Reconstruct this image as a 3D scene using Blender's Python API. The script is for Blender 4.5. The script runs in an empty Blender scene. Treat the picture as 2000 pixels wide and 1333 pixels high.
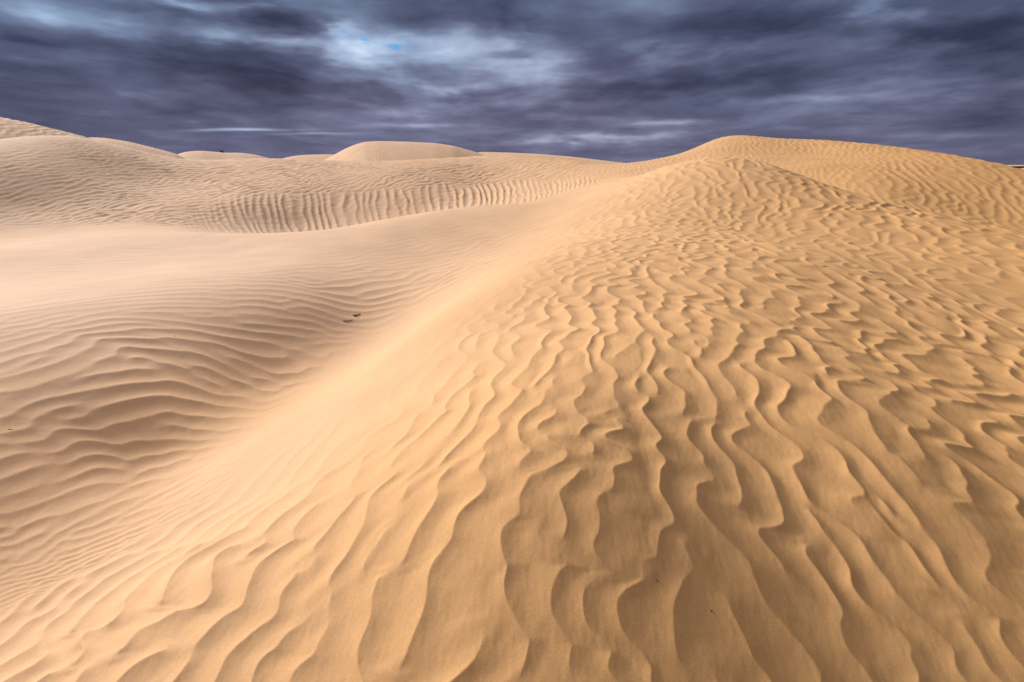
import bpy, math, time
import numpy as np
T0 = time.time()
scene = bpy.context.scene
COL = scene.collection
CAM_H = 2.8            # height of the lens over the plain, metres

# measured land: x, y, height relative to the lens (metres); letter = which body of sand
LAND = [
('A', 0.00, 1.27, -1.67), ('A', 0.00, 2.21, -1.25), ('A', 0.41, 3.90, -1.27), ('A', 1.40, 7.00, -1.18), ('A', 2.75, 11.28, -1.02),
('A', 6.08, 16.90, -0.06), ('A', 7.34, 16.11, -0.21), ('A', 6.60, 6.38, -1.73), ('A', 3.20, 2.78, -1.75), ('A', 2.02, 1.47, -1.93),
('A', 13.40, 13.61, -1.62), ('A', 0.92, 1.34, -1.76), ('A', 1.35, 2.35, -1.48), ('A', 2.15, 4.09, -1.33), ('A', 4.50, 7.50, -1.26),
('A', 4.28, 5.51, -1.50), ('A', 2.10, 2.43, -1.53), ('A', 5.25, 10.77, -0.97), ('A', 7.98, 15.19, -0.44), ('A', 8.75, 12.94, -0.81),
('A', 10.24, 13.14, -1.15), ('A', -0.96, 1.41, -1.84), ('A', -2.36, 1.72, -2.26), ('A', -1.81, 2.03, -2.02), ('A', -1.08, 2.26, -1.73),
('A', -0.68, 3.07, -1.54), ('A', -0.93, 5.96, -1.75), ('A', 0.00, 8.14, -1.53), ('A', 3.60, 18.86, -0.51), ('A', 0.00, 4.71, -1.38),
('A', -1.80, 3.06, -2.17), ('H', -3.28, 2.66, -2.35), ('H', -3.18, 4.06, -2.58), ('H', -2.85, 5.95, -2.62), ('H', -2.50, 7.94, -2.50),
('H', -1.19, 11.84, -2.05), ('H', -3.90, 3.39, -2.13), ('H', -4.70, 4.31, -1.90), ('H', -3.93, 4.43, -2.22), ('H', -3.54, 4.95, -2.36),
('H', -2.48, 3.92, -2.44), ('H', -3.03, 5.53, -2.57), ('H', -1.96, 4.95, -2.30), ('H', -5.32, 5.01, -1.80), ('H', -3.59, 6.10, -2.33),
('H', -6.55, 6.33, -1.72), ('H', -5.60, 7.85, -1.80), ('H', -4.13, 10.25, -1.93), ('H', -3.32, 8.03, -2.18), ('H', -11.89, 11.89, -2.00),
('H', -8.82, 12.64, -2.00), ('H', -5.29, 13.36, -1.85), ('H', -15.51, 15.69, -2.05), ('H', -11.47, 16.64, -1.98), ('H', -2.38, 13.36, -1.85),
('H', -8.53, 15.72, -1.96), ('H', -3.24, 16.62, -1.50), ('H', 0.00, 17.03, -1.21), ('H', 2.04, 17.62, -1.06), ('H', 0.00, 13.39, -1.66),
('B', -10.18, 18.82, -2.17), ('B', -8.00, 20.39, -2.23), ('B', -4.10, 21.00, -1.97), ('B', -8.80, 22.85, -1.20), ('B', -9.80, 25.77, -0.41),
('B', -11.20, 29.70, 0.24), ('B', -4.90, 25.77, -0.41), ('B', -5.70, 30.23, 0.25), ('B', -4.44, 23.06, -1.21), ('B', -16.74, 28.64, 0.23),
('B', -13.65, 20.13, -1.43), ('B', -15.75, 23.59, -0.59), ('B', -19.12, 27.24, 0.80), ('B', -20.88, 25.82, 1.27), ('B', -23.00, 24.69, 1.05),
('B', -17.55, 20.45, -0.51), ('B', -17.50, 18.06, -1.29), ('B', -18.70, 23.43, 0.46), ('B', -10.56, 20.96, -1.49), ('B', -1.50, 31.90, 0.49),
('B', -1.24, 26.00, -0.65), ('B', -1.05, 21.68, -1.55), ('B', 2.90, 30.72, 0.14), ('B', 1.58, 23.52, -0.80), ('B', 4.59, 28.50, -0.17),
('B', -15.13, 29.18, 0.29), ('C', 5.29, 24.34, 0.05), ('C', 6.81, 24.94, 0.25), ('C', 9.25, 26.74, 0.88), ('C', 10.46, 27.39, 1.21),
('C', 12.15, 26.11, 1.20), ('C', 13.74, 24.58, 1.04), ('C', 15.19, 23.24, 0.84), ('C', 16.83, 21.08, 0.40), ('C', 17.80, 18.77, -0.17),
('C', 8.00, 21.18, 0.08), ('C', 10.85, 16.15, -0.70), ('C', 13.14, 15.02, -1.21), ('C', 9.90, 18.99, -0.13), ('C', 6.30, 22.18, -0.08),
('C', 12.60, 19.05, 0.04), ('C', 14.76, 17.20, -0.43), ('C', 11.44, 22.15, 0.44), ('C', 6.57, 18.16, -0.39), ('C', 7.99, 17.77, -0.61),
('C', 8.63, 16.33, -0.80), ('C', 9.45, 13.91, -1.07), ('B', -28.00, 30.05, 0.05), ('B', -41.00, 44.01, -3.20), ('B', -25.23, 31.20, 0.27),
('B', -36.54, 45.19, -3.20), ('B', -22.88, 32.59, -0.20), ('B', -32.62, 46.48, -3.20), ('B', -17.88, 34.49, -0.51), ('B', -25.03, 48.29, -3.20),
('B', -13.20, 35.00, -0.56), ('B', -18.40, 48.79, -3.20), ('B', -6.70, 35.53, -0.55), ('B', -9.30, 49.32, -3.20), ('B', -1.75, 37.21, -0.31),
('B', -2.40, 51.03, -3.20), ('B', 3.40, 36.02, -0.36), ('B', 4.70, 49.79, -3.20), ('C', 6.21, 28.57, -0.95), ('C', 9.89, 45.51, -3.20),
('C', 10.73, 31.02, -0.12), ('C', 16.65, 48.14, -3.20), ('C', 14.15, 30.41, 0.20), ('C', 22.15, 47.61, -3.20), ('C', 17.99, 27.53, -0.16),
('C', 29.19, 44.66, -3.20), ('C', 20.23, 25.34, -0.60), ('C', 33.83, 42.37, -3.20), ('C', 21.80, 22.99, -1.17), ('C', 37.80, 39.86, -3.20),
('A', 0.00, 0.60, -1.95), ('A', -0.52, 0.30, -2.10), ('A', 0.52, 0.30, -2.05), ('A', -0.59, -0.10, -2.20), ('A', 0.59, -0.10, -2.15),
('A', 2.95, -0.52, -2.30), ('A', 2.90, 0.78, -2.20), ('A', 6.76, 1.81, -2.10), ('A', 7.88, -1.39, -2.70), ('A', 13.16, 4.79, -1.80),
('C', 18.79, 6.84, -1.50), ('C', 28.19, 10.26, -3.20), ('C', 19.70, -3.47, -3.00), ('A', -1.97, -0.35, -2.50), ('H', -4.83, 1.29, -2.20),
('H', -4.92, -0.87, -2.60), ('H', -8.46, 3.08, -1.70), ('H', -13.16, 4.79, -2.00), ('H', -11.82, -2.08, -2.20), ('B', -20.67, 7.52, 0.00),
('B', -25.38, 11.83, 1.20), ('B', -24.62, -4.34, -1.00), ('B', -42.29, 15.39, -3.20), ('B', -44.32, -7.81, -3.20), ('C', 44.32, -7.81, -3.20)
]
# ripple trains: x, y, and the wave-number vector (crests per metre, pointing to the lee side)
RIPPLE_DUNE = [(0, 1.343, 4.719, 0.322), (-0.581, 1.464, 4.064, -0.918), (-1.404, 1.632, 4.223, -1.026), (-2.286, 1.919, 3.159, -0.967), (-2.778, 2.629, 4.166, -1.016), (-2.678, 3.202, 2.835, -1.468),
    (-3.247, 2.996, 4.371, -2.53), (-1.847, 3.152, 2.429, -0.929), (-0.921, 1.852, 3.971, -1.022), (-0.335, 1.868, 4.224, -0.755), (0.214, 1.793, 4.433, -0.355), (0.657, 1.418, 3.964, -0.358),
    (1.438, 1.553, 3.622, 0.198), (2.022, 1.608, 3.934, 0.777), (0.847, 2.066, 3.763, -0.326), (1.699, 2.23, 3.63, 0.05), (2.499, 2.369, 2.682, -0.059), (0.27, 2.439, 4.197, -0.599),
    (-0.469, 2.818, 3.155, -0.287), (-1.053, 3.11, 2.234, -0.661), (1.294, 2.971, 3.322, -0.763), (2.505, 3.577, 2.595, -1.015), (4.196, 4.358, 2.262, -0.742), (0, 4.707, 3.007, -0.526),
    (0.882, 4.236, 3.064, -0.58), (2.358, 5.101, 2.639, -0.87), (4.396, 6.155, 1.997, -0.69), (6.756, 7.121, 1.775, -0.456), (1.728, 6.911, 2.83, -0.634), (0.877, 7.306, 2.82, -0.561),
    (3.716, 8.336, 2.356, -0.895), (6.115, 9.528, 2.327, -0.625), (7.787, 9.248, 1.942, -0.075), (3.31, 11.352, 2.45, -0.579), (4.937, 11.326, 2.712, -0.341), (6.498, 11.18, 2.983, -0.073),
    (4.675, 12.901, 4.271, -0.63), (2.678, 12.568, 2.243, -0.625)]
RIPPLE_HOLLOW = [(-3.377, 2.771, 4.955, -3.278), (-3.634, 3.717, 3.209, -1.183), (-3.317, 4.537, 0.996, -2.425), (-4.174, 4.183, 3.556, -0.621), (-4.014, 5.322, 1.661, -1.885), (-3.19, 5.88, 0.712, -2.326),
    (-4.8, 4.985, 3.088, -0.412), (-3.044, 7.212, 0.384, -2.953), (-4.271, 6.839, 1.283, -2.578), (-4.975, 5.933, 2.77, -1.605), (-5.592, 5.616, 4.639, 0.22), (-2.708, 8.761, 0.767, -2.748),
    (-3.601, 8.823, 1.306, -2.154), (-4.429, 7.867, 1.397, -2.556), (-2.183, 10.807, 1.593, -1.395), (-9.841, 10.861, -0.187, -2.247), (-8.428, 12.037, 0.281, -1.767), (-5.062, 12.734, 1.113, -1.61),
    (-1.412, 14.396, 1.029, -3.509)]
RIPPLE_RIDGE = [(-20, 17, 2.841, -0.761), (-20, 22, 3.321, -0.291), (-20, 27, 3.283, -0.579), (-15, 18, 2.048, -1.434), (-15, 24, 1.95, -1.366), (-15, 29, 1.824, -1.53),
    (-9, 20, 1.19, -2.062), (-9, 26, 1.366, -1.95), (-9, 31, 1.366, -1.95), (-3, 21, 1.118, -2.102), (-3, 28, 1.006, -2.158), (2, 22, 0.647, -2.415),
    (2, 28, 0.434, -2.462), (6, 25, 0.855, -2.349), (-26, 22, 2.93, -0.256)]
RIPPLE_FLUTE = [(-11.185, 20.192, 2.593, 1.282), (-9.402, 21.568, 2.002, 0.83), (-6.457, 22.218, 1.823, 0.631), (-3.287, 22.695, 1.797, 0.445), (-0.89, 23.065, 2.24, 0.187), (1.082, 22.521, 3.093, -0.262),
    (2.346, 20.373, 3.537, -0.534), (3.071, 17.806, 4.269, -0.938)]
RIPPLE_RIGHT = [(9.475, 22.964, 3.281, -1.022), (10.881, 21.002, 3.512, -1.591), (11.732, 17.628, 2.663, -1.423), (13.362, 16.381, 2.498, -1.247), (14.189, 15.418, 2.634, -1.083), (7.276, 12.677, 4.193, -2.023),
    (6.458, 22.781, 4.461, -1.373), (3.542, 14.855, 5.056, -1.298), (15.85, 18.627, 2.27, -0.728), (13.627, 20.729, 3.775, -1.891)]
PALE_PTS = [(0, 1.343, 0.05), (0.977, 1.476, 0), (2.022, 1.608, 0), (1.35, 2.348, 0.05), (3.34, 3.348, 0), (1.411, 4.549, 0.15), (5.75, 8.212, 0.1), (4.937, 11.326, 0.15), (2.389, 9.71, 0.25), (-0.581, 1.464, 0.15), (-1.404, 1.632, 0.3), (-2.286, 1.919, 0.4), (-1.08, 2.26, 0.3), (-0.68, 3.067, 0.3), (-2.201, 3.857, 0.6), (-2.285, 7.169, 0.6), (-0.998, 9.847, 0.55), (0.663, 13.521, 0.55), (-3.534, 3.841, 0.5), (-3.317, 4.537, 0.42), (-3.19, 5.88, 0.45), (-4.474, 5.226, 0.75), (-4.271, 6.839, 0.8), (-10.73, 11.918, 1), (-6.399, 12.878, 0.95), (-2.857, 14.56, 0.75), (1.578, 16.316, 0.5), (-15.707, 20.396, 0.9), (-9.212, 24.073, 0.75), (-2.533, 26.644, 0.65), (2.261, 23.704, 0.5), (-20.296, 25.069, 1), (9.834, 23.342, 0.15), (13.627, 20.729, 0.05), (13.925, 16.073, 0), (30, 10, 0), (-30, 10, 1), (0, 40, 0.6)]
TOOTH = [(0, 1.343, 0.8), (0.977, 1.476, 0.8), (1.905, 1.599, 0.7), (1.35, 2.348, 1), (2.718, 2.626, 1), (1.411, 4.549, 1), (5.75, 8.212, 1), (4.937, 11.326, 1), (2.389, 9.71, 1), (0.27, 2.439, 1), (-0.581, 1.464, 0.55), (-1.404, 1.632, 0.22), (-2.286, 1.919, 0.12), (-1.08, 2.26, 0.4), (-0.412, 2.43, 0.7), (-0.491, 4.668, 0.5), (0.747, 7.464, 0.7), (-2.08, 3.618, 0.1), (-3.534, 3.841, 0.08), (-4.474, 5.226, 0.1), (-4.271, 6.839, 0.15), (-3.19, 5.88, 0.08), (-3.601, 8.823, 0.2), (-2.864, 2.733, 0.1), (-1, .7, .5), (2, .7, 1), (10, 20, .8), (-12, 14, .1)]
FAR = [
    ('far_dune', 'dark rippled dune rising past the left edge behind the ridge', [(-49.28, 4.95), (-45.2, 5.78), (-42.6, 5.51), (-40.94, 5.23), (-39.2, 4.84), (-37.83, 4.53), (-35.77, 3.93), (-33.52, 2.7)], 46, 0.35, 4, 0.9, 0.45, 0.05),
    ('far_dune', 'low pale dune with a thin sloping crest behind the left hump of the ridge', [(-41.7, 2.48), (-39.44, 4.37), (-37.67, 5.1), (-36.49, 5.09), (-34.97, 4.82), (-33.23, 4.32), (-31.6, 3.79), (-29.63, 2.42)], 62, 0.3, 3, 0.95, 0.4, 0.015),
    ('far_dune', 'small twin-humped dune with a shrub on its crest', [(-32.8, 2.24), (-31.61, 4.25), (-30.79, 4.62), (-29.77, 4.79), (-28.76, 4.66), (-27.73, 4.53), (-26.45, 4.55), (-25.17, 4.27), (-23.89, 3.66), (-22.64, 2.18)], 95, 0.3, 3, 0.9, 0.4, 0.015),
    ('far_dune', 'thin low sand rise left of the round domed dune', [(-24.46, 2.07), (-22.97, 3.95), (-21.79, 4.43), (-20.61, 4.63), (-18.69, 4.75), (-15.75, 4.59), (-12.82, 2.01)], 115, 0.3, 3, 0.9, 0.4, 0.015),
    ('far_dune', 'round topped domed dune standing alone beyond the ridge', [(-21.33, 1.42), (-19.49, 3.11), (-18.22, 3.9), (-17.18, 4.58), (-16.16, 5.13), (-15.14, 5.51), (-13.88, 5.64), (-11.08, 5.61), (-7.97, 5.45), (-6.14, 5.15), (-4.82, 4.72), (-3.49, 4.28), (-1.62, 3.45), (1.09, 1.65)], 72, 0.36, 7, 0.75, 0.36, 0.016),
    ('far_dune', 'long low dune tapering right from the domed dune', [(-7.56, 2.17), (-5.37, 4.33), (-3.22, 4.77), (0.0, 4.65), (3.23, 4.41), (6.44, 4.01), (9.64, 3.45), (12.78, 2.89), (16.92, 1.42)], 90, 0.25, 5, 0.7, 0.4, 0.015),
    ('far_dune', 'low brown dune below the dark scrub at the right edge', [(40.77, 0.6), (41.96, 1.75), (42.49, 2.16), (43.45, 2.52), (45.08, 2.71), (47.47, 2.44), (51.11, 1.62)], 75, 0.2, 6, 0.0, 0.4, 0.015)]
NTH, NR = 1080, 1500
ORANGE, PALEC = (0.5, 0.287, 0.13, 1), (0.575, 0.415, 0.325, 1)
SKY_STRENGTH, CLOUD_STRENGTH, HIGH_CLOUD, EXPOSURE = 0.06, 0.345, (0.35, 0.325, 0.295, 1), 2.14
CLOUD_BLOBS = [(-0.1251, 0.145, 0.2501, 0.0778, 0.12, 0.0, True),
    (-0.192, 0.1863, 0.1039, 0.0304, 0.26, 0.0, True),
    (-0.2972, 0.2074, 0.0487, 0.0147, 0.16, 0.0, True),
    (-0.2606, 0.1682, 0.0589, 0.0183, 0.2, 0.0, True),
    (-0.1081, 0.1251, 0.0991, 0.0162, 0.13, 0.0, True),
    (-0.1811, 0.0912, 0.0536, 0.0131, 0.14, 0.0, True),
    (-0.0352, 0.1975, 0.0529, 0.0307, 0.12, 0.0, True),
    (-0.1133, 0.2155, 0.0521, 0.0226, 0.08, 0.0, True),
    (-0.415, 0.1808, 0.0919, 0.01, 0.2, 0.0, True),
    (-0.5794, 0.1879, 0.2282, 0.0259, 0.13, 0.0, True),
    (-0.4774, 0.2275, 0.0777, 0.0107, 0.24, 0.0, True),
    (-0.6388, 0.1772, 0.0526, 0.0101, 0.12, 0.0, True),
    (0.0356, 0.17, 0.0796, 0.0313, 0.13, 0.0, True),
    (0.0865, 0.2388, 0.0684, 0.0149, 0.08, 0.0, True),
    (-0.4563, 0.0536, 0.0773, 0.0023, 0.3, 0.03, False),
    (-0.339, 0.0506, 0.0675, 0.002, 0.16, 0.03, False),
    (0.1567, 0.0488, 0.1324, 0.0077, 0.24, 0.0, True),
    (0.2699, 0.0691, 0.0753, 0.0041, 0.17, 0, False),
    (-0.1648, 0.0656, 0.0818, 0.005, 0.16, 0, False),
    (0.4709, 0.0997, 0.0893, 0.0067, 0.13, 0, False),
    (0.6161, 0.1517, 0.0345, 0.0091, 0.14, 0.0, True),
    (0.5577, 0.2065, 0.0246, 0.0259, 0.16, 0.0, True),
    (0.3631, 0.1774, 0.1313, 0.0161, 0.1, 0.1, True),
    (0.6685, 0.0394, 0.0701, 0.0054, 0.12, 0, False),
    (-0.4431, 0.1393, 0.1313, 0.0247, -0.17, 0.0, True),
    (-0.6869, 0.1285, 0.11, 0.0213, -0.12, 0.0, True),
    (-0.5685, 0.0852, 0.251, 0.0211, -0.1, 0.0, True),
    (-0.3809, 0.2141, 0.0614, 0.0128, -0.26, 0.0, True),
    (-0.5134, 0.2088, 0.0404, 0.0093, -0.1, 0.0, True),
    (0.0348, 0.232, 0.112, 0.0195, -0.16, 0.0, True),
    (0.0, 0.1859, 0.0354, 0.0078, -0.1, 0.0, True),
    (0.3896, 0.2042, 0.1334, 0.0283, -0.22, -0.1, True),
    (0.6575, 0.1656, 0.0774, 0.0224, -0.22, 0.0, True),
    (0.2057, 0.1152, 0.1424, 0.0192, -0.16, 0.0, True),
    (0.4942, 0.1287, 0.1855, 0.0171, -0.06, 0.0, True),
    (0.7129, 0.1045, 0.0768, 0.0737, -0.12, 0.0, True),
    (-0.0545, 0.1134, 0.0545, 0.0245, -0.1, 0.0, True),
    (-0.7194, 0.0539, 0.1462, 0.0257, -0.1, 0.0, True)]
GAP_BLOBS = [(-0.2021, 0.1875, 0.0187, 0.0076, 0.95, -0.1, False), (-0.2482, 0.1953, 0.0133, 0.0098, 0.85, -0.5, False), (-0.2798, 0.2055, 0.0179, 0.0059, 0.7, -0.3, False), (-0.1748, 0.1892, 0.0258, 0.0046, 0.5, 0, False)]
CLOUD_RAMP = [(0, (0.024, 0.027, 0.048)), (1, (0.62, 0.67, 0.76)), (0.16, (0.044, 0.046, 0.077)), (0.34, (0.078, 0.082, 0.128)), (0.5, (0.132, 0.148, 0.212)), (0.74, (0.3, 0.345, 0.44))]

# ripple steepness (height / wavelength) at places on the sand: x, y, value
STEEP = [
    (0, 1.343, 0.056), (0.657, 1.418, 0.047), (1.438, 1.553, 0.047), (0.847, 2.066, 0.047), (1.699, 2.23, 0.047), (0.214, 1.793, 0.056), (0.27, 2.439, 0.056), (1.294, 2.971, 0.047), (2.505, 3.577, 0.047), (0.882, 4.236, 0.056), (2.358, 5.101, 0.047), (4.396, 6.155, 0.047), (6.756, 7.121, 0.047), (1.728, 6.911, 0.056), (3.716, 8.336, 0.047), (6.115, 9.528, 0.047), (3.31, 11.352, 0.047), (4.937, 11.326, 0.047), (2.499, 2.369, 0.047), (2.022, 1.608, 0.047), (4.196, 4.358, 0.047), (-0.581, 1.464, 0.08), (-1.404, 1.632, 0.085), (-2.286, 1.919, 0.085), (-2.778, 2.629, 0.065), (-2.678, 3.202, 0.05), (-1.847, 3.152, 0.045), (-0.921, 1.852, 0.075), (-0.335, 1.868, 0.075), (-0.469, 2.818, 0.06), (-1.053, 3.11, 0.04), (0, 4.707, 0.04), (0.877, 7.306, 0.035), (2.678, 12.568, 0.035), (4.675, 12.901, 0.05), (6.498, 11.18, 0.05), (7.787, 9.248, 0.05), (-2.612, 6.781, 0.014), (-2.082, 7.947, 0.014), (-1.398, 9.104, 0.022), (-0.585, 11.699, 0.022), (-2.577, 4.582, 0.01), (-2.771, 4.259, 0.012), (0.663, 13.521, 0.014), (0, 14.963, 0.014), (-2.781, 14.125, 0.012), (-5.294, 13.361, 0.014), (-2.65, 5.473, 0.012), (-3.634, 3.717, 0.044), (-3.317, 4.537, 0.044), (-4.174, 4.183, 0.044), (-4.014, 5.322, 0.044), (-3.19, 5.88, 0.04), (-4.8, 4.985, 0.044), (-3.044, 7.212, 0.04), (-4.271, 6.839, 0.044), (-4.975, 5.933, 0.04), (-5.592, 5.616, 0.031), (-2.708, 8.761, 0.04), (-3.601, 8.823, 0.031), (-4.429, 7.867, 0.031), (-2.183, 10.807, 0.022), (-9.841, 10.861, 0.012), (-8.428, 12.037, 0.012), (-5.062, 12.734, 0.012), (-1.412, 14.396, 0.011), (-3.377, 2.771, 0.035), (-6.419, 7.865, 0.011), (-6.883, 6.679, 0.009), (-2.502, 6.449, 0), (-2.082, 7.947, 0.004), (-2.771, 4.259, 0.018), (-3.001, 3.851, 0.022), (-12, 14, 0.005), (-1, 0.6, 0.06), (1, 0.6, 0.07), (4, 1, 0.07), (-3, 0.8, 0.04), (10, 16, 0.04)
]
# ---------- smooth interpolation of scattered values over the land, in (bearing, log distance) ----------
def polar(x, y):
    return np.arctan2(x, y), 0.5*np.log(np.maximum(x*x+y*y, 1e-9))
def rbf_mat(th, rho, cth, crho):
    d = np.sqrt((th[:, None]-cth[None])**2+(rho[:, None]-crho[None])**2)
    return np.concatenate([d**3, np.ones((len(th), 1)), th[:, None], rho[:, None]], 1)
class Field:
    def __init__(self, pts, smooth=0.0):
        p = np.array(pts, float); self.c = polar(p[:, 0], p[:, 1]); n = len(p)
        A = np.zeros((n+3, n+3)); M = rbf_mat(*self.c, *self.c)
        A[:n] = M; A[:n, :n] += np.eye(n)*smooth; A[n:, :n] = M[:, n:].T
        self.w = np.linalg.solve(A, np.concatenate([p[:, 2], np.zeros(3)]))
    def __call__(self, th, rho):
        return rbf_mat(th, rho, *self.c) @ self.w
class Potential:
    """function whose gradient matches samples (x, y, gx, gy) as closely as it can"""
    def __init__(self, samples, ridge=1e-4):
        p = np.array(samples, float); x, y, gx, gy = p[:, :4].T
        th, rho = polar(x, y); self.c = (th, rho); n = len(p)
        dt = th[:, None]-th[None]; dr = rho[:, None]-rho[None]; d = np.sqrt(dt*dt+dr*dr)
        z = np.zeros((n, 1)); o = np.ones((n, 1))
        At = np.concatenate([3*d*dt, z, o, z], 1); Ar = np.concatenate([3*d*dr, z, z, o], 1)
        bt = gx*y-gy*x; br = gx*x+gy*y
        s = 1/np.hypot(bt, br); A = np.concatenate([At*s[:, None], Ar*s[:, None]]); b = np.concatenate([bt*s, br*s])
        sc = np.abs(A).max(0)+1e-9; A = A/sc
        R = np.eye(n+3)*ridge; R[n:] *= 0.01
        w = np.linalg.lstsq(np.concatenate([A, R*np.sqrt(n)/ (np.median(np.hypot(bt,br))**0)*1e-0]), np.concatenate([b, np.zeros(n+3)]), rcond=None)[0]
        self.w = w/sc; self.err = (A@w-b)
    def __call__(self, th, rho):
        return rbf_mat(th, rho, *self.c) @ self.w

def smooth01(a, b, v):
    t = np.clip((v-a)/(b-a), 0, 1); return t*t*(3-2*t)

# ---------- wind ripples grown by a saltation + creep model on a periodic tile ----------
def grow_ripples(N, steps, L0, b, q, D, lat, seed):
    rng = np.random.default_rng(seed); h = rng.normal(0, .3, (N, N))
    J = np.arange(N)[None, :]; I = np.arange(N)[:, None]*N
    for _ in range(steps):
        hx = (np.roll(h, -1, 1)-np.roll(h, 1, 1))*.5
        Q = q*(1+np.tanh(hx*1.5)); Tt = J+np.clip(L0+b*h, .5, 30)
        k = np.floor(Tt).astype(np.int64); f = Tt-k
        dep = np.bincount((I+k % N).ravel(), (Q*(1-f)).ravel(), minlength=N*N)+np.bincount((I+(k+1) % N).ravel(), (Q*f).ravel(), minlength=N*N)
        h = h-Q+dep.reshape(N, N)
        r, l = np.roll(h, 1, 1), np.roll(h, -1, 1); u, d = np.roll(h, 1, 0), np.roll(h, -1, 0)
        h = h+D*((r+l-2*h)/6+lat*(u+d-2*h)/6+(np.roll(u, 1, 1)+np.roll(u, -1, 1)+np.roll(d, 1, 1)+np.roll(d, -1, 1)-4*h)/12)
        h -= h.mean()
    return h
def to_phase(h, up):
    """analytic signal of the ripple train along the wind, resampled finer; returns it and the wavelength in cells"""
    N = h.shape[0]; F = np.fft.fft2(h)
    fx = np.fft.fftfreq(N)[None, :]*N; fy = np.fft.fftfreq(N)[:, None]*N
    pw = (np.abs(F)**2)*(fx > 3); k0 = (pw*fx).sum()/pw.sum()
    k0 = fx[0, np.argmax(np.convolve(pw.sum(0), np.ones(5)/5, 'same'))]
    G = F*(fx > 0)*np.exp(-((np.abs(fx)-k0)/(0.62*k0))**4)*np.exp(-(fy/(1.15*k0))**4)
    M = N*up; B = np.zeros((M, M), complex); idx = (np.fft.fftfreq(N)*N).astype(int)
    B[np.ix_(idx % M, idx % M)] = G
    a = np.fft.ifft2(B); a /= np.sqrt((np.abs(a)**2).mean())
    return a.astype(np.complex64), N/k0
TILE_N = 512
TILE, TILE_LAM = to_phase(grow_ripples(TILE_N, 290, 6.0, 1.2, .3, .35, .65, 1), 4)
TILE2, TILE2_LAM = to_phase(grow_ripples(TILE_N, 90, 6.0, 1.2, .3, .35, 1.0, 7), 4)
print('tiles', round(time.time()-T0, 1), TILE_LAM, TILE2_LAM)
def sample(tile, lam, s, t):
    """s, t in wavelengths -> complex ripple signal"""
    M = tile.shape[0]; k = lam*M/TILE_N
    a = s*k; b = t*k; i = np.floor(a).astype(np.int64); j = np.floor(b).astype(np.int64)
    fa = (a-i).astype(np.float32); fb = (b-j).astype(np.float32)
    i0, i1, j0, j1 = i % M, (i+1) % M, j % M, (j+1) % M
    return (tile[j0, i0]*(1-fa)+tile[j0, i1]*fa)*(1-fb)+(tile[j1, i0]*(1-fa)+tile[j1, i1]*fa)*fb
def profile(c, crest=.53, ps=2.0, pl=1.7):
    """sharp crested asymmetric ripple from the complex signal: long windward ramp, shorter concave lee"""
    ph = np.angle(c)/(2*np.pi)+crest; ph -= np.floor(ph)
    up = np.clip(ph/crest, 0, 1)**ps; dn = np.clip((1-ph)/(1-crest), 0, 1)**pl
    m = np.abs(c); env = np.clip(m/.75, 0, 1); env = env*env*(3-2*env)
    return (np.where(ph < crest, up, dn)-.4)*env*np.clip(.55+.45*m, .5, 1.35)

# ---------- value noise ----------
def vnoise(x, y, seed):
    rng = np.random.default_rng(seed); L = rng.random((256, 256), dtype=np.float32)*2-1
    i = np.floor(x).astype(np.int64); j = np.floor(y).astype(np.int64); f = x-i; g = y-j
    f = f*f*f*(f*(f*6-15)+10); g = g*g*g*(g*(g*6-15)+10); i0, i1, j0, j1 = i % 256, (i+1) % 256, j % 256, (j+1) % 256
    return (L[j0, i0]*(1-f)+L[j0, i1]*f)*(1-g)+(L[j1, i0]*(1-f)+L[j1, i1]*f)*g

# ---------- the near land as one height field, fine near the lens ----------
BASE = Field([p[1:] for p in LAND])
KIND = {k: Field([(p[1], p[2], 1.0 if p[0] == k else 0.0) for p in LAND], smooth=2e-2) for k in 'AHBC'}
# fine in front, coarse to the sides
th = np.concatenate([np.radians(np.linspace(-100, -58, 120, endpoint=False)), np.radians(np.linspace(-58, 56, NTH)), np.radians(np.linspace(56, 100, 121)[1:])])
rho = np.linspace(math.log(.7), math.log(46), NR)
cth = np.radians(np.linspace(-102, 102, 205)); crho = np.linspace(math.log(.66), math.log(48), 260)
def cr_matrix(x, g):
    """cubic interpolation matrix from the regular grid g to positions x"""
    d = g[1]-g[0]; p = (x-g[0])/d; i = np.clip(np.floor(p).astype(int), 1, len(g)-3); f = p-i
    Mx = np.zeros((len(x), len(g)), np.float32); k = np.arange(len(x))
    Mx[k, i-1] = -.5*f+f*f-.5*f**3; Mx[k, i] = 1-2.5*f*f+1.5*f**3; Mx[k, i+1] = .5*f+2*f*f-1.5*f**3; Mx[k, i+2] = -.5*f*f+.5*f**3
    return Mx
MT, MR = cr_matrix(th, cth), cr_matrix(rho, crho)
GT, GR = np.meshgrid(cth, crho); GX, GY = np.exp(GR)*np.sin(GT), np.exp(GR)*np.cos(GT)
def coarse(f): return np.concatenate([f(a, b) for a, b in zip(np.array_split(GT.ravel(), 12), np.array_split(GR.ravel(), 12))]).reshape(GT.shape)
def up(g): return MR @ g.astype(np.float32) @ MT.T
def train(samples, ridge=1e-4):
    """(s, t, wavelength) of a ripple train over the coarse grid"""
    p = np.array(samples); s = coarse(Potential(p, ridge)); t = coarse(Potential(np.c_[p[:, :2], -p[:, 3], p[:, 2]], ridge))
    sr, st = np.gradient(s, crho, cth); lam = np.exp(GR)/np.hypot(sr, st)
    return s, t, np.clip(lam, .02, 1.2)
R_, T_ = np.meshgrid(rho.astype(np.float32), th.astype(np.float32), indexing='ij')
X = np.exp(R_)*np.sin(T_); Y = np.exp(R_)*np.cos(T_)
kc = {k: coarse(f) for k, f in KIND.items()}
den = sum(np.clip(v, 0, 1)**2 for v in kc.values())+1e-6
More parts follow.
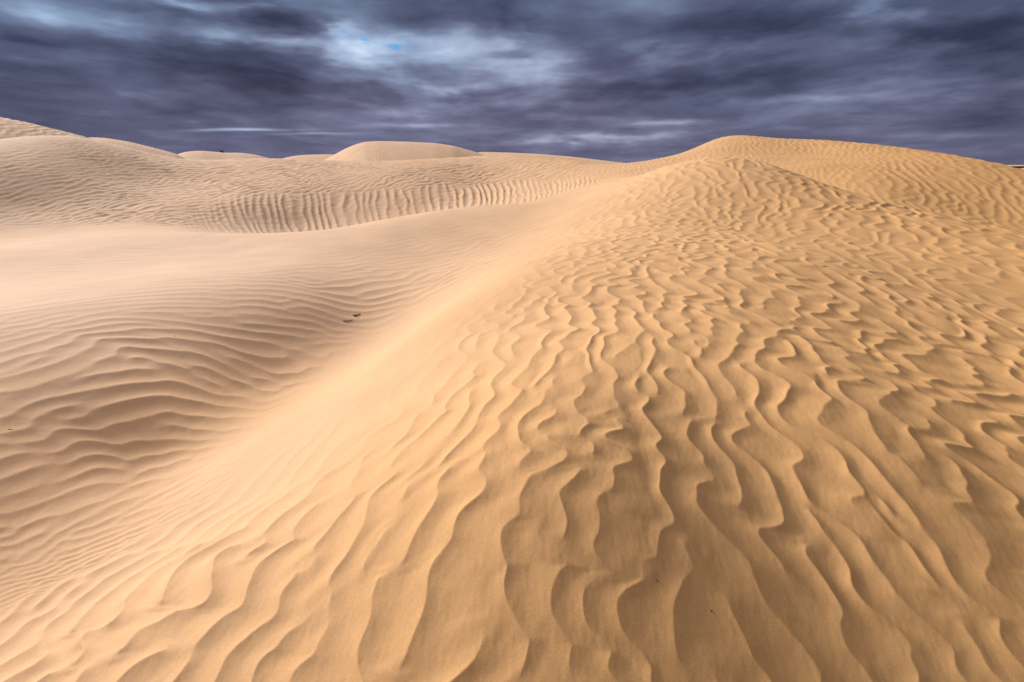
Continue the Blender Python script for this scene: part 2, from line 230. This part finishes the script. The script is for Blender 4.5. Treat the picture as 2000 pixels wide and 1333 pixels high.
wt = {k: np.clip(v, 0, 1)**2/den for k, v in kc.items()}
zb = coarse(BASE)
Z = up(zb)
def add(Z, tr, amp, tile, lam0, off=(0, 0), warp=.25, tooth=.0, dense=1.0, short=1.0, straight=False, **kw):
    s, t, lam = tr
    A = up(amp*lam); m = np.abs(A) > 2e-5
    S, Tt = up(s)[m]*dense, up(t)[m]*dense*short
    if straight:
        ph = S+.55*vnoise(S*.35+off[0], Tt*.02, 21)+.22*vnoise(S*.9, Tt*.35+off[1], 22)
        c = np.exp(2j*np.pi*ph)*(.85+.5*vnoise(S*.6+3, Tt*.25, 23))
    else:
        n1 = vnoise(S*.21+9, Tt*.17, 3)+.5*vnoise(S*.5, Tt*.43, 4); n2 = vnoise(S*.2, Tt*.2+33, 5)
        pt = vnoise(S*.55+4, Tt*.62, 14)+.3*vnoise(S*.8, Tt*1.3, 15)
        c = sample(tile, lam0, S+warp*n1+(tooth if np.isscalar(tooth) else tooth[m])*(np.sqrt(pt*pt+.006)-.25)+off[0], Tt+.8*n2+off[1])
    va = (1+.35*vnoise(S*.13+5, Tt*.13, 6))*(1+.3*vnoise(S*.7, Tt*.5+7, 16))
    Z[m] += profile(c, **kw)*A[m]*va
TR_DUNE = train(RIPPLE_DUNE, 1e-3); TR_HOLLOW = train(RIPPLE_HOLLOW); TR_RIDGE = train(RIPPLE_RIDGE); TR_FLUTE = train(RIPPLE_FLUTE); TR_RIGHT = train(RIPPLE_RIGHT)
steep = np.clip(coarse(Field(STEEP, smooth=1e-3)), 0, .1)
wA, wH, wB, wC = (wt[k] for k in 'AHBC')
hol = smooth01(.35, .75, wH/(wA+wH+1e-6))
add(Z, TR_HOLLOW, steep*smooth01(.3, .7, wA+wH)*hol, TILE, TILE_LAM, off=(5, 9), warp=.3, tooth=.12, dense=1.28)
add(Z, TR_DUNE, steep*smooth01(.3, .7, wA+wH)*(1-hol), TILE, TILE_LAM, off=(16, 5), tooth=.75*up(np.clip(coarse(Field(TOOTH, smooth=1e-2)), .03, 1)), dense=1.27, short=1.28)
# flutes down the steep foot of the ridge, a net of ripples above
fl = smooth01(-12.6, -10.2, GX)*smooth01(5.5, 3.4, GX)*smooth01(.3, .7, wB+.6*wC*(GX < 4))
band = smooth01(-1.14, -1.34, zb+.16*vnoise(GX*1.3, GY*.2, 31)-.045*np.clip(GX+9.3, 0, 20))
fl = fl*band*(GY > 14)
add(Z, TR_FLUTE, fl*.115, TILE, TILE_LAM, straight=True, dense=1.5, crest=.55, ps=1.8, pl=1.8)
rb = smooth01(.3, .75, wB)*(GY > 12)
add(Z, TR_RIDGE, rb*(1-.7*fl)*.085, TILE2, TILE2_LAM, off=(11, 4), warp=.5, tooth=.25, dense=1.25)
add(Z, TR_RIGHT, smooth01(.3, .7, wC)*.06, TILE, TILE_LAM, off=(17, 2), warp=.5, tooth=.4)
# slow unevenness
Z += (.012*vnoise(X*.9, Y*.9, 11)+.03*vnoise(X*.28, Y*.28, 12)).astype(np.float32)*smooth01(1.0, 3.0, np.hypot(X, Y)).astype(np.float32)
near = np.hypot(X, Y) < 9
Z[near] += (.0009*vnoise(X[near]*24, Y[near]*13, 41)+.0005*vnoise(X[near]*60, Y[near]*34, 42)).astype(np.float32)
print('heights', round(time.time()-T0, 1))
LAB = np.argmax(np.stack([up(kc[k]) for k in 'AHBC']), 0)
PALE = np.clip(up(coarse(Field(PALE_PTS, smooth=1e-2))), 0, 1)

def new_mesh(name, co, quads, mat, smooth=True, attr=None):
    me = bpy.data.meshes.new(name); nv, nf = len(co), len(quads); k = quads.shape[1]
    me.vertices.add(nv); me.vertices.foreach_set('co', np.ascontiguousarray(co, np.float32).ravel())
    me.loops.add(nf*k); me.loops.foreach_set('vertex_index', np.ascontiguousarray(quads, np.int32).ravel())
    me.polygons.add(nf); me.polygons.foreach_set('loop_start', np.arange(0, nf*k, k, dtype=np.int32))
    me.polygons.foreach_set('use_smooth', np.full(nf, smooth))
    if attr is not None:
        a = me.attributes.new('pale', 'FLOAT', 'POINT'); a.data.foreach_set('value', np.ascontiguousarray(attr, np.float32))
    me.update(); me.materials.append(mat)
    o = bpy.data.objects.new(name, me); COL.objects.link(o); return o
def tag(o, label, cat=None, kind=None, group=None):
    o['label'] = label
    if cat: o['category'] = cat
    if kind: o['kind'] = kind
    if group: o['group'] = group
    return o

# ---------- materials ----------
def nodes(name):
    m = bpy.data.materials.new(name); m.use_nodes = True; nt = m.node_tree; nt.nodes.clear()
    out = nt.nodes.new('ShaderNodeOutputMaterial'); b = nt.nodes.new('ShaderNodeBsdfPrincipled'); nt.links.new(b.outputs[0], out.inputs[0])
    return m, nt, b
def sand_material():
    m, nt, b = nodes('sand'); N, L = nt.nodes.new, nt.links.new
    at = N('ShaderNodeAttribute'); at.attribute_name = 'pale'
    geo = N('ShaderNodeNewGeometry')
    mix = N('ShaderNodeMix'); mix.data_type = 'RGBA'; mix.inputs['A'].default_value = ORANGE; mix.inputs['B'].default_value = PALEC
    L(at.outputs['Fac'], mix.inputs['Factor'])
    col = mix.outputs['Result']
    def speck(scale, lo, hi, detail=2.0):
        nonlocal col
        n = N('ShaderNodeTexNoise'); n.inputs['Scale'].default_value = scale; n.inputs['Detail'].default_value = detail; L(geo.outputs['Position'], n.inputs['Vector'])
        r = N('ShaderNodeMapRange'); r.inputs['From Min'].default_value = .3; r.inputs['From Max'].default_value = .7; r.inputs['To Min'].default_value = lo; r.inputs['To Max'].default_value = hi
        L(n.outputs['Fac'], r.inputs['Value'])
        v = N('ShaderNodeMix'); v.data_type = 'RGBA'; v.blend_type = 'MULTIPLY'; v.inputs['Factor'].default_value = 1
        L(col, v.inputs['A']); L(r.outputs['Result'], v.inputs['B']); col = v.outputs['Result']
    speck(330, .87, 1.13); speck(90, .96, 1.04); speck(1.1, .94, 1.06, 5)
    L(col, b.inputs['Base Color']); b.inputs['Roughness'].default_value = .95; b.inputs['Specular IOR Level'].default_value = .1
    g = N('ShaderNodeTexNoise'); g.inputs['Scale'].default_value = 260; g.inputs['Detail'].default_value = 3; L(geo.outputs['Position'], g.inputs['Vector'])
    bp = N('ShaderNodeBump'); bp.inputs['Strength'].default_value = .35; bp.inputs['Distance'].default_value = .0025; L(g.outputs['Fac'], bp.inputs['Height'])
    L(bp.outputs['Normal'], b.inputs['Normal'])
    return m
def plain_material(name, c, rough=.9, scale=30, var=.3):
    m, nt, b = nodes(name); N, L = nt.nodes.new, nt.links.new
    geo = N('ShaderNodeNewGeometry'); n = N('ShaderNodeTexNoise'); n.inputs['Scale'].default_value = scale; n.inputs['Detail'].default_value = 4; L(geo.outputs['Position'], n.inputs['Vector'])
    r = N('ShaderNodeMapRange'); r.inputs['To Min'].default_value = 1-var; r.inputs['To Max'].default_value = 1+var; L(n.outputs['Fac'], r.inputs['Value'])
    v = N('ShaderNodeMix'); v.data_type = 'RGBA'; v.blend_type = 'MULTIPLY'; v.inputs['Factor'].default_value = 1; v.inputs['A'].default_value = (*c, 1); L(r.outputs['Result'], v.inputs['B'])
    L(v.outputs['Result'], b.inputs['Base Color']); b.inputs['Roughness'].default_value = rough; return m
SAND = sand_material()
WOOD = plain_material('dry_wood', (.05, .032, .02)); SCRUB = plain_material('scrub_leaf', (.012, .013, .012), scale=3); LEAF = plain_material('dry_leaf', (.06, .06, .03)); STONE = plain_material('dark_grit', (.045, .03, .02))

# ---------- the near sand, cut into its bodies along the troughs between them ----------
nr, ntn = Z.shape
co = np.stack([X, Y, Z+CAM_H], -1).reshape(-1, 3)
vid = np.arange(nr*ntn).reshape(nr, ntn)
q = np.stack([vid[:-1, :-1], vid[:-1, 1:], vid[1:, 1:], vid[1:, :-1]], -1).reshape(-1, 4)[:, ::-1]
fl_ = LAB[:-1, :-1].ravel(); pale = PALE.ravel()
BODIES = [('foreground_dune', 'broad rippled orange dune filling the foreground and right half'),
          ('sand_hollow', 'pale rippled sand basin left of the foreground dune, dipping into a gully'),
          ('fluted_ridge', 'long pale sand ridge with a fluted steep foot beyond the basin'),
          ('smooth_crested_dune', 'tall golden dune with a flat rounded crest behind the foreground dune, on the right')]
for k, (nm, lb) in enumerate(BODIES):
    qq = q[fl_ == k]; u, inv = np.unique(qq, return_inverse=True)
    o = new_mesh(nm, co[u], inv.reshape(-1, 4), SAND, attr=pale[u]); tag(o, lb, 'dune', 'structure')
print('meshes', round(time.time()-T0, 1), len(q))
def ground_at(x, y):
    r = math.log(math.hypot(x, y)); t = math.atan2(x, y)
    i = np.clip(np.searchsorted(rho, r), 1, nr-1); j = np.clip(np.searchsorted(th, t), 1, ntn-1)
    return float(Z[i, j])+CAM_H

# ---------- far dunes ----------
def interp_smooth(x, xs, ys, w):
    xd = np.linspace(xs[0], xs[-1], 600); yd = np.interp(xd, xs, ys); k = max(1, int(w/(xd[1]-xd[0])))
    ker = np.hanning(2*k+3); ker /= ker.sum(); yp = np.pad(yd, k+1, mode='edge'); return np.interp(x, xd, np.convolve(yp, ker, 'valid'))
def far_dune(name, label, crest, dist, front, rad, pal, rip=.4, amp=.02, nb=420, nd=260, w=.012):
    """crest: bearing (deg), height above the plain; dist: metres to the crest line"""
    c = np.array(crest); b = np.radians(np.linspace(c[0, 0], c[-1, 0], nb)); zc = interp_smooth(b, np.radians(c[:, 0]), c[:, 1], w)
    d = np.linspace(-1, 1, nd); d = np.sign(d)*np.abs(d)**1.3*max(10, (max(c[:, 1])+2)/front*1.3)
    Bm, Dm = np.meshgrid(b, d); r = dist+Dm
    z = zc[None, :]-front*(np.sqrt(Dm**2+rad**2)-rad)
    x, y = r*np.sin(Bm), r*np.cos(Bm)
    s = (x*.94+y*.3)/rip; t = (y*.94-x*.3)/rip
    z = z+profile(sample(TILE, TILE_LAM, s+.3*vnoise(s*.1, t*.1, 8), t))*amp+.02*dist/60*vnoise(x*.1, y*.1, 9)
    z = np.maximum(z, -.4)
    cc = np.stack([x, y, z], -1).reshape(-1, 3); v = np.arange(nb*nd).reshape(nd, nb)
    qd = np.stack([v[:-1, :-1], v[:-1, 1:], v[1:, 1:], v[1:, :-1]], -1).reshape(-1, 4)[:, ::-1]
    o = new_mesh(name, cc, qd, SAND, attr=np.full(len(cc), pal)); tag(o, label, 'dune', 'structure'); return o
for args in FAR: far_dune(*args)
# plain to the horizon
a = np.radians(np.linspace(0, 360, 97)[:-1]); rr = [0, 30, 80, 250, 800, 2500, 9000]
cc = [(0, 0, 0)]+[(r*math.sin(t), r*math.cos(t), 0) for r in rr[1:] for t in a]
me = bpy.data.meshes.new('sand_plain'); n = len(a)
fs = [(0, 1+(i+1) % n, 1+i) for i in range(n)]+[(1+k*n+i, 1+k*n+(i+1) % n, 1+(k+1)*n+(i+1) % n, 1+(k+1)*n+i) for k in range(len(rr)-2) for i in range(n)]
me.from_pydata(cc, [], fs); me.attributes.new('pale', 'FLOAT', 'POINT').data.foreach_set('value', np.full(len(cc), .3, np.float32))
me.materials.append(SAND); o = bpy.data.objects.new('sand_plain', me); COL.objects.link(o); tag(o, 'flat sandy plain running under the dunes to the horizon', None, 'structure')

# ---------- small things ----------
def tube(verts, faces, pts, radii, seg=7):
    pts = [np.array(p, float) for p in pts]; b0 = len(verts)
    for i, p in enumerate(pts):
        d = pts[min(i+1, len(pts)-1)]-pts[max(i-1, 0)]; d /= np.linalg.norm(d)
        u = np.cross(d, (0, 0, 1.0)); u = u/np.linalg.norm(u) if np.linalg.norm(u) > 1e-4 else np.array((1., 0, 0)); w = np.cross(u, d)
        for k in range(seg):
            t = 2*math.pi*k/seg; verts.append(tuple(p+radii[i]*(u*math.cos(t)+w*math.sin(t))))
    for i in range(len(pts)-1):
        for k in range(seg): faces.append((b0+i*seg+k, b0+i*seg+(k+1) % seg, b0+(i+1)*seg+(k+1) % seg, b0+(i+1)*seg+k))
    faces.append(tuple(b0+k for k in range(seg))[::-1]); faces.append(tuple(b0+(len(pts)-1)*seg+k for k in range(seg)))
def mesh_obj(name, verts, faces, mat, loc=(0, 0, 0), parent=None):
    me = bpy.data.meshes.new(name); me.from_pydata(verts, [], faces); me.materials.append(mat)
    o = bpy.data.objects.new(name, me); COL.objects.link(o); o.location = loc
    if parent: o.parent = parent
    return o
def twig(x, y, path, r, label, fork=None):
    """path: offsets (dx, dy, dz) over the sand at (x, y)"""
    v, f = [], []; n = len(path); g = ground_at(x, y)
    def onsand(p): return (p[0], p[1], ground_at(x+p[0], y+p[1])-g+p[2])
    tube(v, f, [onsand(p) for p in path], [r*(1-.6*i/(n-1)) for i in range(n)])
    if fork: tube(v, f, [onsand(p) for p in fork], [r*.7, r*.55, r*.3])
    return tag(mesh_obj('twig', v, f, WOOD, (x, y, g)), label, 'twig')
def grit(x, y, r, label):
    rng = np.random.default_rng(int(abs(x*100))); v, f = [], []
    for i in range(1, 6):
        for k in range(8):
            p, t = math.pi*i/6, 2*math.pi*k/8; q_ = 1+.25*(rng.random()-.5); v.append((1.4*r*q_*math.sin(p)*math.cos(t), r*q_*math.sin(p)*math.sin(t), .7*r*math.cos(p)))
    for i in range(4):
        for k in range(8): f.append((i*8+k, (i+1)*8+k, (i+1)*8+(k+1) % 8, i*8+(k+1) % 8))
    f.append(tuple(range(8))); f.append(tuple(range(32, 40))[::-1])
    return tag(mesh_obj('grit_stone', v, f, STONE, (x, y, ground_at(x, y)+.3*r)), label, 'stone')
twig(-2.76, 8.02, [(0, 0, .003), (.035, .012, .004), (.075, .045, .002), (.115, .11, -.003)], .009, 'curved dark twig lying in the hollow, the lower of two')
twig(-2.67, 8.28, [(0, 0, .004), (.03, .01, .006), (.06, .05, .005), (.09, .1, -.002)], .012, 'short forked dark twig lying in the hollow, the upper of two', fork=[(0, 0, .004), (.04, -.01, .004), (.07, -.02, -.004)])
twig(-4.13, 3.73, [(0, 0, .001), (.012, .006, .002), (.025, .02, .0)], .003, 'tiny dark twig on a ripple crest at the left edge of the hollow')
twig(4.17, 6.83, [(0, 0, .001), (.05, 0, .003), (.1, .01, .0)], .006, 'small dark stick on the ripples near the right crest of the foreground dune')
grit(0.77, 1.53, .0032, 'dark grit stone on the nearest broad ripple, close to the bottom of the photo')
grit(0.57, 1.59, .0032, 'dark grit stone beside a ripple crest above the nearest one')
grit(-4.28, 6.16, .006, 'dark grit stone on the arched ripples of the hollow')
grit(0.61, 2.43, .0035, 'dark grit stone high on the middle of the foreground dune')
# shrub on the crest of the small far dune
def far_point(k, bearing):
    c = np.array(FAR[k][2]); return np.interp(bearing, c[:, 0], c[:, 1]), FAR[k][3]
zc, dd = far_point(2, -28.020); sb = math.radians(-28.020)
sh = bpy.data.objects.new('desert_shrub', None); COL.objects.link(sh); sh.location = ((dd-.3)*math.sin(sb), (dd-.3)*math.cos(sb), zc-.1); sh.scale = (.55, .55, .6); tag(sh, 'small dark shrub growing on the twin-humped far dune', 'shrub')
rng = np.random.default_rng(5); v, f, lv, lf = [], [], [], []
for k in range(26):
    t = rng.uniform(0, 2*math.pi); l = rng.uniform(.35, .85); s = rng.uniform(.4, 1.0)
    p = [np.array((s*l*q_*math.cos(t), s*l*q_*math.sin(t), l*q_**.8)) for q_ in (0, .35, .7, 1)]; tube(v, f, p, [.022, .018, .012, .006], 5)
    for j in range(16):
        c = p[3]*rng.uniform(.5, 1.05)+rng.normal(0, .05, 3); d = rng.normal(0, 1, 3); d /= np.linalg.norm(d); e = np.cross(d, rng.normal(0, 1, 3)); e /= np.linalg.norm(e); b0 = len(lv)
        lv += [tuple(c), tuple(c+.06*d+.02*e), tuple(c+.12*d), tuple(c+.06*d-.02*e)]; lf.append((b0, b0+1, b0+2, b0+3))
mesh_obj('stems', v, f, WOOD, parent=sh); mesh_obj('foliage', lv, lf, LEAF, parent=sh)
# dark scrub covering the plain at the right horizon: many low bushes of upright blades
v, f = [], []
for k in range(1500):
    r = 330*(1+1.6*rng.random()**1.5); b = math.radians(rng.uniform(38, 60)); h = rng.uniform(.8, 1.7)
    if abs(math.degrees(b)-44.75) < .12 and r < 420: h = 3.6
    c = np.array((r*math.sin(b), r*math.cos(b), 0))
    for j in range(14):
        o_ = np.array((*rng.normal(0, 1.6, 2), 0)); hh = h*rng.uniform(.5, 1); w_ = rng.uniform(.5, 1.2); t = rng.uniform(0, math.pi); e = np.array((math.cos(t), math.sin(t), 0))*w_; b0 = len(v)
        v += [tuple(c+o_-e*.7), tuple(c+o_+e*.7), tuple(c+o_+e+(0, 0, hh*.7)), tuple(c+o_+e*.2+(0, 0, hh)), tuple(c+o_-e+(0, 0, hh*.75))]; f.append((b0, b0+1, b0+2, b0+3, b0+4))
tag(mesh_obj('distant_scrub', v, f, SCRUB), 'dark scrub lining the flat horizon at the right edge', 'scrub', 'stuff')

# ---------- camera ----------
cam = bpy.data.cameras.new('camera'); cam.lens = 18; cam.sensor_width = 36; cam.clip_end = 20000; cam.clip_start = .05
co_ = bpy.data.objects.new('camera', cam); COL.objects.link(co_); co_.location = (0, 0, CAM_H); co_.rotation_euler = (math.radians(90-19), 0, 0); scene.camera = co_
# ---------- daylight ----------
SUN_AZ, SUN_EL = math.radians(-58), math.radians(30)
sd = bpy.data.lights.new('sun', 'SUN'); sd.energy = 1.5; sd.angle = math.radians(16); sd.color = (1, .92, .80)
so = bpy.data.objects.new('sun', sd); COL.objects.link(so)
from mathutils import Vector
so.rotation_euler = Vector((math.sin(SUN_AZ)*math.cos(SUN_EL), math.cos(SUN_AZ)*math.cos(SUN_EL), math.sin(SUN_EL))).to_track_quat('Z', 'Y').to_euler()
world = bpy.data.worlds.new('World'); scene.world = world; world.use_nodes = True
nt = world.node_tree; nt.nodes.clear(); N, L = nt.nodes.new, nt.links.new
def val(x):
    return x
def M(op, *a, clamp=False):
    n = N('ShaderNodeMath'); n.operation = op; n.use_clamp = clamp
    for i, x in enumerate(a):
        if isinstance(x, (int, float)): n.inputs[i].default_value = x
        else: L(x, n.inputs[i])
    return n.outputs[0]
tc = N('ShaderNodeTexCoord'); sx = N('ShaderNodeSeparateXYZ'); L(tc.outputs['Generated'], sx.inputs[0])
dx, dy, dz = sx.outputs
hor = M('SQRT', M('ADD', M('MULTIPLY', dx, dx), M('MULTIPLY', dy, dy)))
az = M('ARCTAN2', dx, dy); el = M('DIVIDE', dz, M('MAXIMUM', hor, .001))
def comb(x, y, z=0.0):
    c = N('ShaderNodeCombineXYZ')
    for i, v in enumerate((x, y, z)):
        if isinstance(v, (int, float)): c.inputs[i].default_value = v
        else: L(v, c.inputs[i])
    return c.outputs[0]
def noise(vec, scale, detail=5, rough=.55, dist=0.0):
    n = N('ShaderNodeTexNoise'); L(vec, n.inputs['Vector']); n.inputs['Scale'].default_value = scale; n.inputs['Detail'].default_value = detail; n.inputs['Roughness'].default_value = rough; n.inputs['Distortion'].default_value = dist
    return n.outputs['Fac']
# cloud sheet seen in perspective: flattened toward the horizon
lay = M('DIVIDE', 1.0, M('ADD', M('MAXIMUM', dz, -.02), .13))
px, py = M('MULTIPLY', dx, lay), M('MULTIPLY', dy, lay)
sheet = comb(px, M('MULTIPLY', py, .55))
n_big = noise(sheet, .8, 3, .45); n_mid = noise(comb(px, M('MULTIPLY', py, .8), 4.0), 2.0, 4, .5, .35); n_fine = noise(comb(px, M('MULTIPLY', py, .9), 9.0), 6.5, 3, .5)
streak = noise(comb(M('MULTIPLY', az, 3.0), M('MULTIPLY', el, 40.0), 2.0), 1.0, 4, .55, .4)
w1 = M('SUBTRACT', noise(comb(M('MULTIPLY', az, 4.0), M('MULTIPLY', el, 14.0), 7.0), 1.0, 4, .6), .5); w2 = M('SUBTRACT', noise(comb(M('MULTIPLY', az, 4.0), M('MULTIPLY', el, 14.0), 17.0), 1.0, 4, .6), .5)
waz = M('ADD', az, M('MULTIPLY', w1, .30)); wel = M('ADD', el, M('MULTIPLY', w2, .075))
# known openings (+) and dark masses (-): bearing, elevation tangent, widths, tilt, strength
def blob(a, e, sa, se, k, tilt=0.0, warp=True):
    A, E = (waz, wel) if warp else (az, M('ADD', el, M('MULTIPLY', w2, .012)))
    da = M('SUBTRACT', A, a); de = M('SUBTRACT', E, e)
    if tilt: de = M('SUBTRACT', de, M('MULTIPLY', da, tilt))
    u = M('DIVIDE', da, sa); v = M('DIVIDE', de, se)
    return M('MULTIPLY', M('EXPONENT', M('MULTIPLY', M('ADD', M('MULTIPLY', u, u), M('MULTIPLY', v, v)), -1.0)), k)
tot = None
for bl in CLOUD_BLOBS:
    b = blob(*bl); tot = b if tot is None else M('ADD', tot, b)
nz = M('ADD', M('ADD', M('MULTIPLY', M('SUBTRACT', n_big, .5), .55), M('MULTIPLY', M('SUBTRACT', n_mid, .5), .5)), M('ADD', M('MULTIPLY', M('SUBTRACT', n_fine, .5), .09), M('MULTIPLY', M('SUBTRACT', streak, .5), .13)))
puff = noise(comb(M('ADD', px, M('MULTIPLY', w1, .8)), M('MULTIPLY', py, .75), 23.0), 1.7, 3, .55)
puff = M('SUBTRACT', M('MULTIPLY', M('ABSOLUTE', M('SUBTRACT', puff, .5)), 2.4), .28)
thick = M('ADD', M('ADD', M('ADD', M('MULTIPLY', M('MULTIPLY', nz, M('MINIMUM', M('ADD', M('MULTIPLY', el, 5.0), .35), 1.0)), 1.3), M('MULTIPLY', tot, 1.25)), M('MULTIPLY', puff, M('MINIMUM', M('MULTIPLY', el, 2.0), .26))), .37)
# higher up the layer thins and brightens, out of the picture
high = N('ShaderNodeMapRange'); high.interpolation_type = 'SMOOTHSTEP'; L(el, high.inputs['Value']); high.inputs['From Min'].default_value = .30; high.inputs['From Max'].default_value = 1.0
ramp = N('ShaderNodeValToRGB'); L(M('MULTIPLY', thick, 1.0, clamp=True), ramp.inputs[0]); cr = ramp.color_ramp
for i, (p, c) in enumerate(CLOUD_RAMP):
    e_ = cr.elements[i] if i < 2 else cr.elements.new(p); e_.position = p; e_.color = (*c, 1)
sky = N('ShaderNodeTexSky'); sky.sky_type = 'NISHITA'; sky.sun_disc = False; sky.sun_elevation = SUN_EL; sky.sun_rotation = SUN_AZ; sky.air_density = 1.2
bg_sky = N('ShaderNodeBackground'); tint = N('ShaderNodeMix'); tint.data_type = 'RGBA'; tint.blend_type = 'MULTIPLY'; tint.inputs['Factor'].default_value = 1; tint.inputs['B'].default_value = (.12, .24, .40, 1); L(sky.outputs[0], tint.inputs['A']); L(tint.outputs['Result'], bg_sky.inputs['Color']); bg_sky.inputs['Strength'].default_value = SKY_STRENGTH
hue = N('ShaderNodeMix'); hue.data_type = 'RGBA'; hue.inputs['A'].default_value = (1.04, .96, 1.02, 1); hue.inputs['B'].default_value = (.84, 1.02, 1.12, 1)
hm = N('ShaderNodeMapRange'); L(M('ADD', M('ADD', el, M('MULTIPLY', M('ABSOLUTE', az), .12)), M('MULTIPLY', w1, .25)), hm.inputs['Value']); hm.inputs['From Min'].default_value = .08; hm.inputs['From Max'].default_value = .30; L(hm.outputs[0], hue.inputs['Factor'])
hc = N('ShaderNodeMix'); hc.data_type = 'RGBA'; hc.blend_type = 'MULTIPLY'; hc.inputs['Factor'].default_value = 1; L(ramp.outputs['Color'], hc.inputs['A']); L(hue.outputs['Result'], hc.inputs['B'])
mixc = N('ShaderNodeMix'); mixc.data_type = 'RGBA'; L(high.outputs[0], mixc.inputs['Factor']); L(hc.outputs['Result'], mixc.inputs['A']); mixc.inputs['B'].default_value = HIGH_CLOUD
bg_cl = N('ShaderNodeBackground'); L(mixc.outputs['Result'], bg_cl.inputs['Color']); bg_cl.inputs['Strength'].default_value = CLOUD_STRENGTH
gap = None
for bl in GAP_BLOBS:
    b = blob(*bl); gap = b if gap is None else M('ADD', gap, b)
gapf = N('ShaderNodeMapRange'); gapf.interpolation_type = 'SMOOTHSTEP'; L(M('ADD', gap, M('MULTIPLY', M('SUBTRACT', noise(comb(M('MULTIPLY', az, 40.0), M('MULTIPLY', el, 70.0), 5.0), 1.0, 4, .6), .5), 1.5)), gapf.inputs['Value']); gapf.inputs['From Min'].default_value = .30; gapf.inputs['From Max'].default_value = 1.25
ms = N('ShaderNodeMixShader'); L(gapf.outputs[0], ms.inputs[0]); L(bg_cl.outputs[0], ms.inputs[1]); L(bg_sky.outputs[0], ms.inputs[2])
wo = N('ShaderNodeOutputWorld'); L(ms.outputs[0], wo.inputs[0])
vs = scene.view_settings; scene.display_settings.display_device = 'sRGB'; vs.view_transform = 'Standard'; vs.look = 'None'; vs.gamma = 1; vs.use_curve_mapping = False; vs.exposure = EXPOSURE
scene.cycles.max_bounces = 6; scene.cycles.diffuse_bounces = 4; scene.cycles.use_denoising = True

print('scene', round(time.time()-T0, 1))
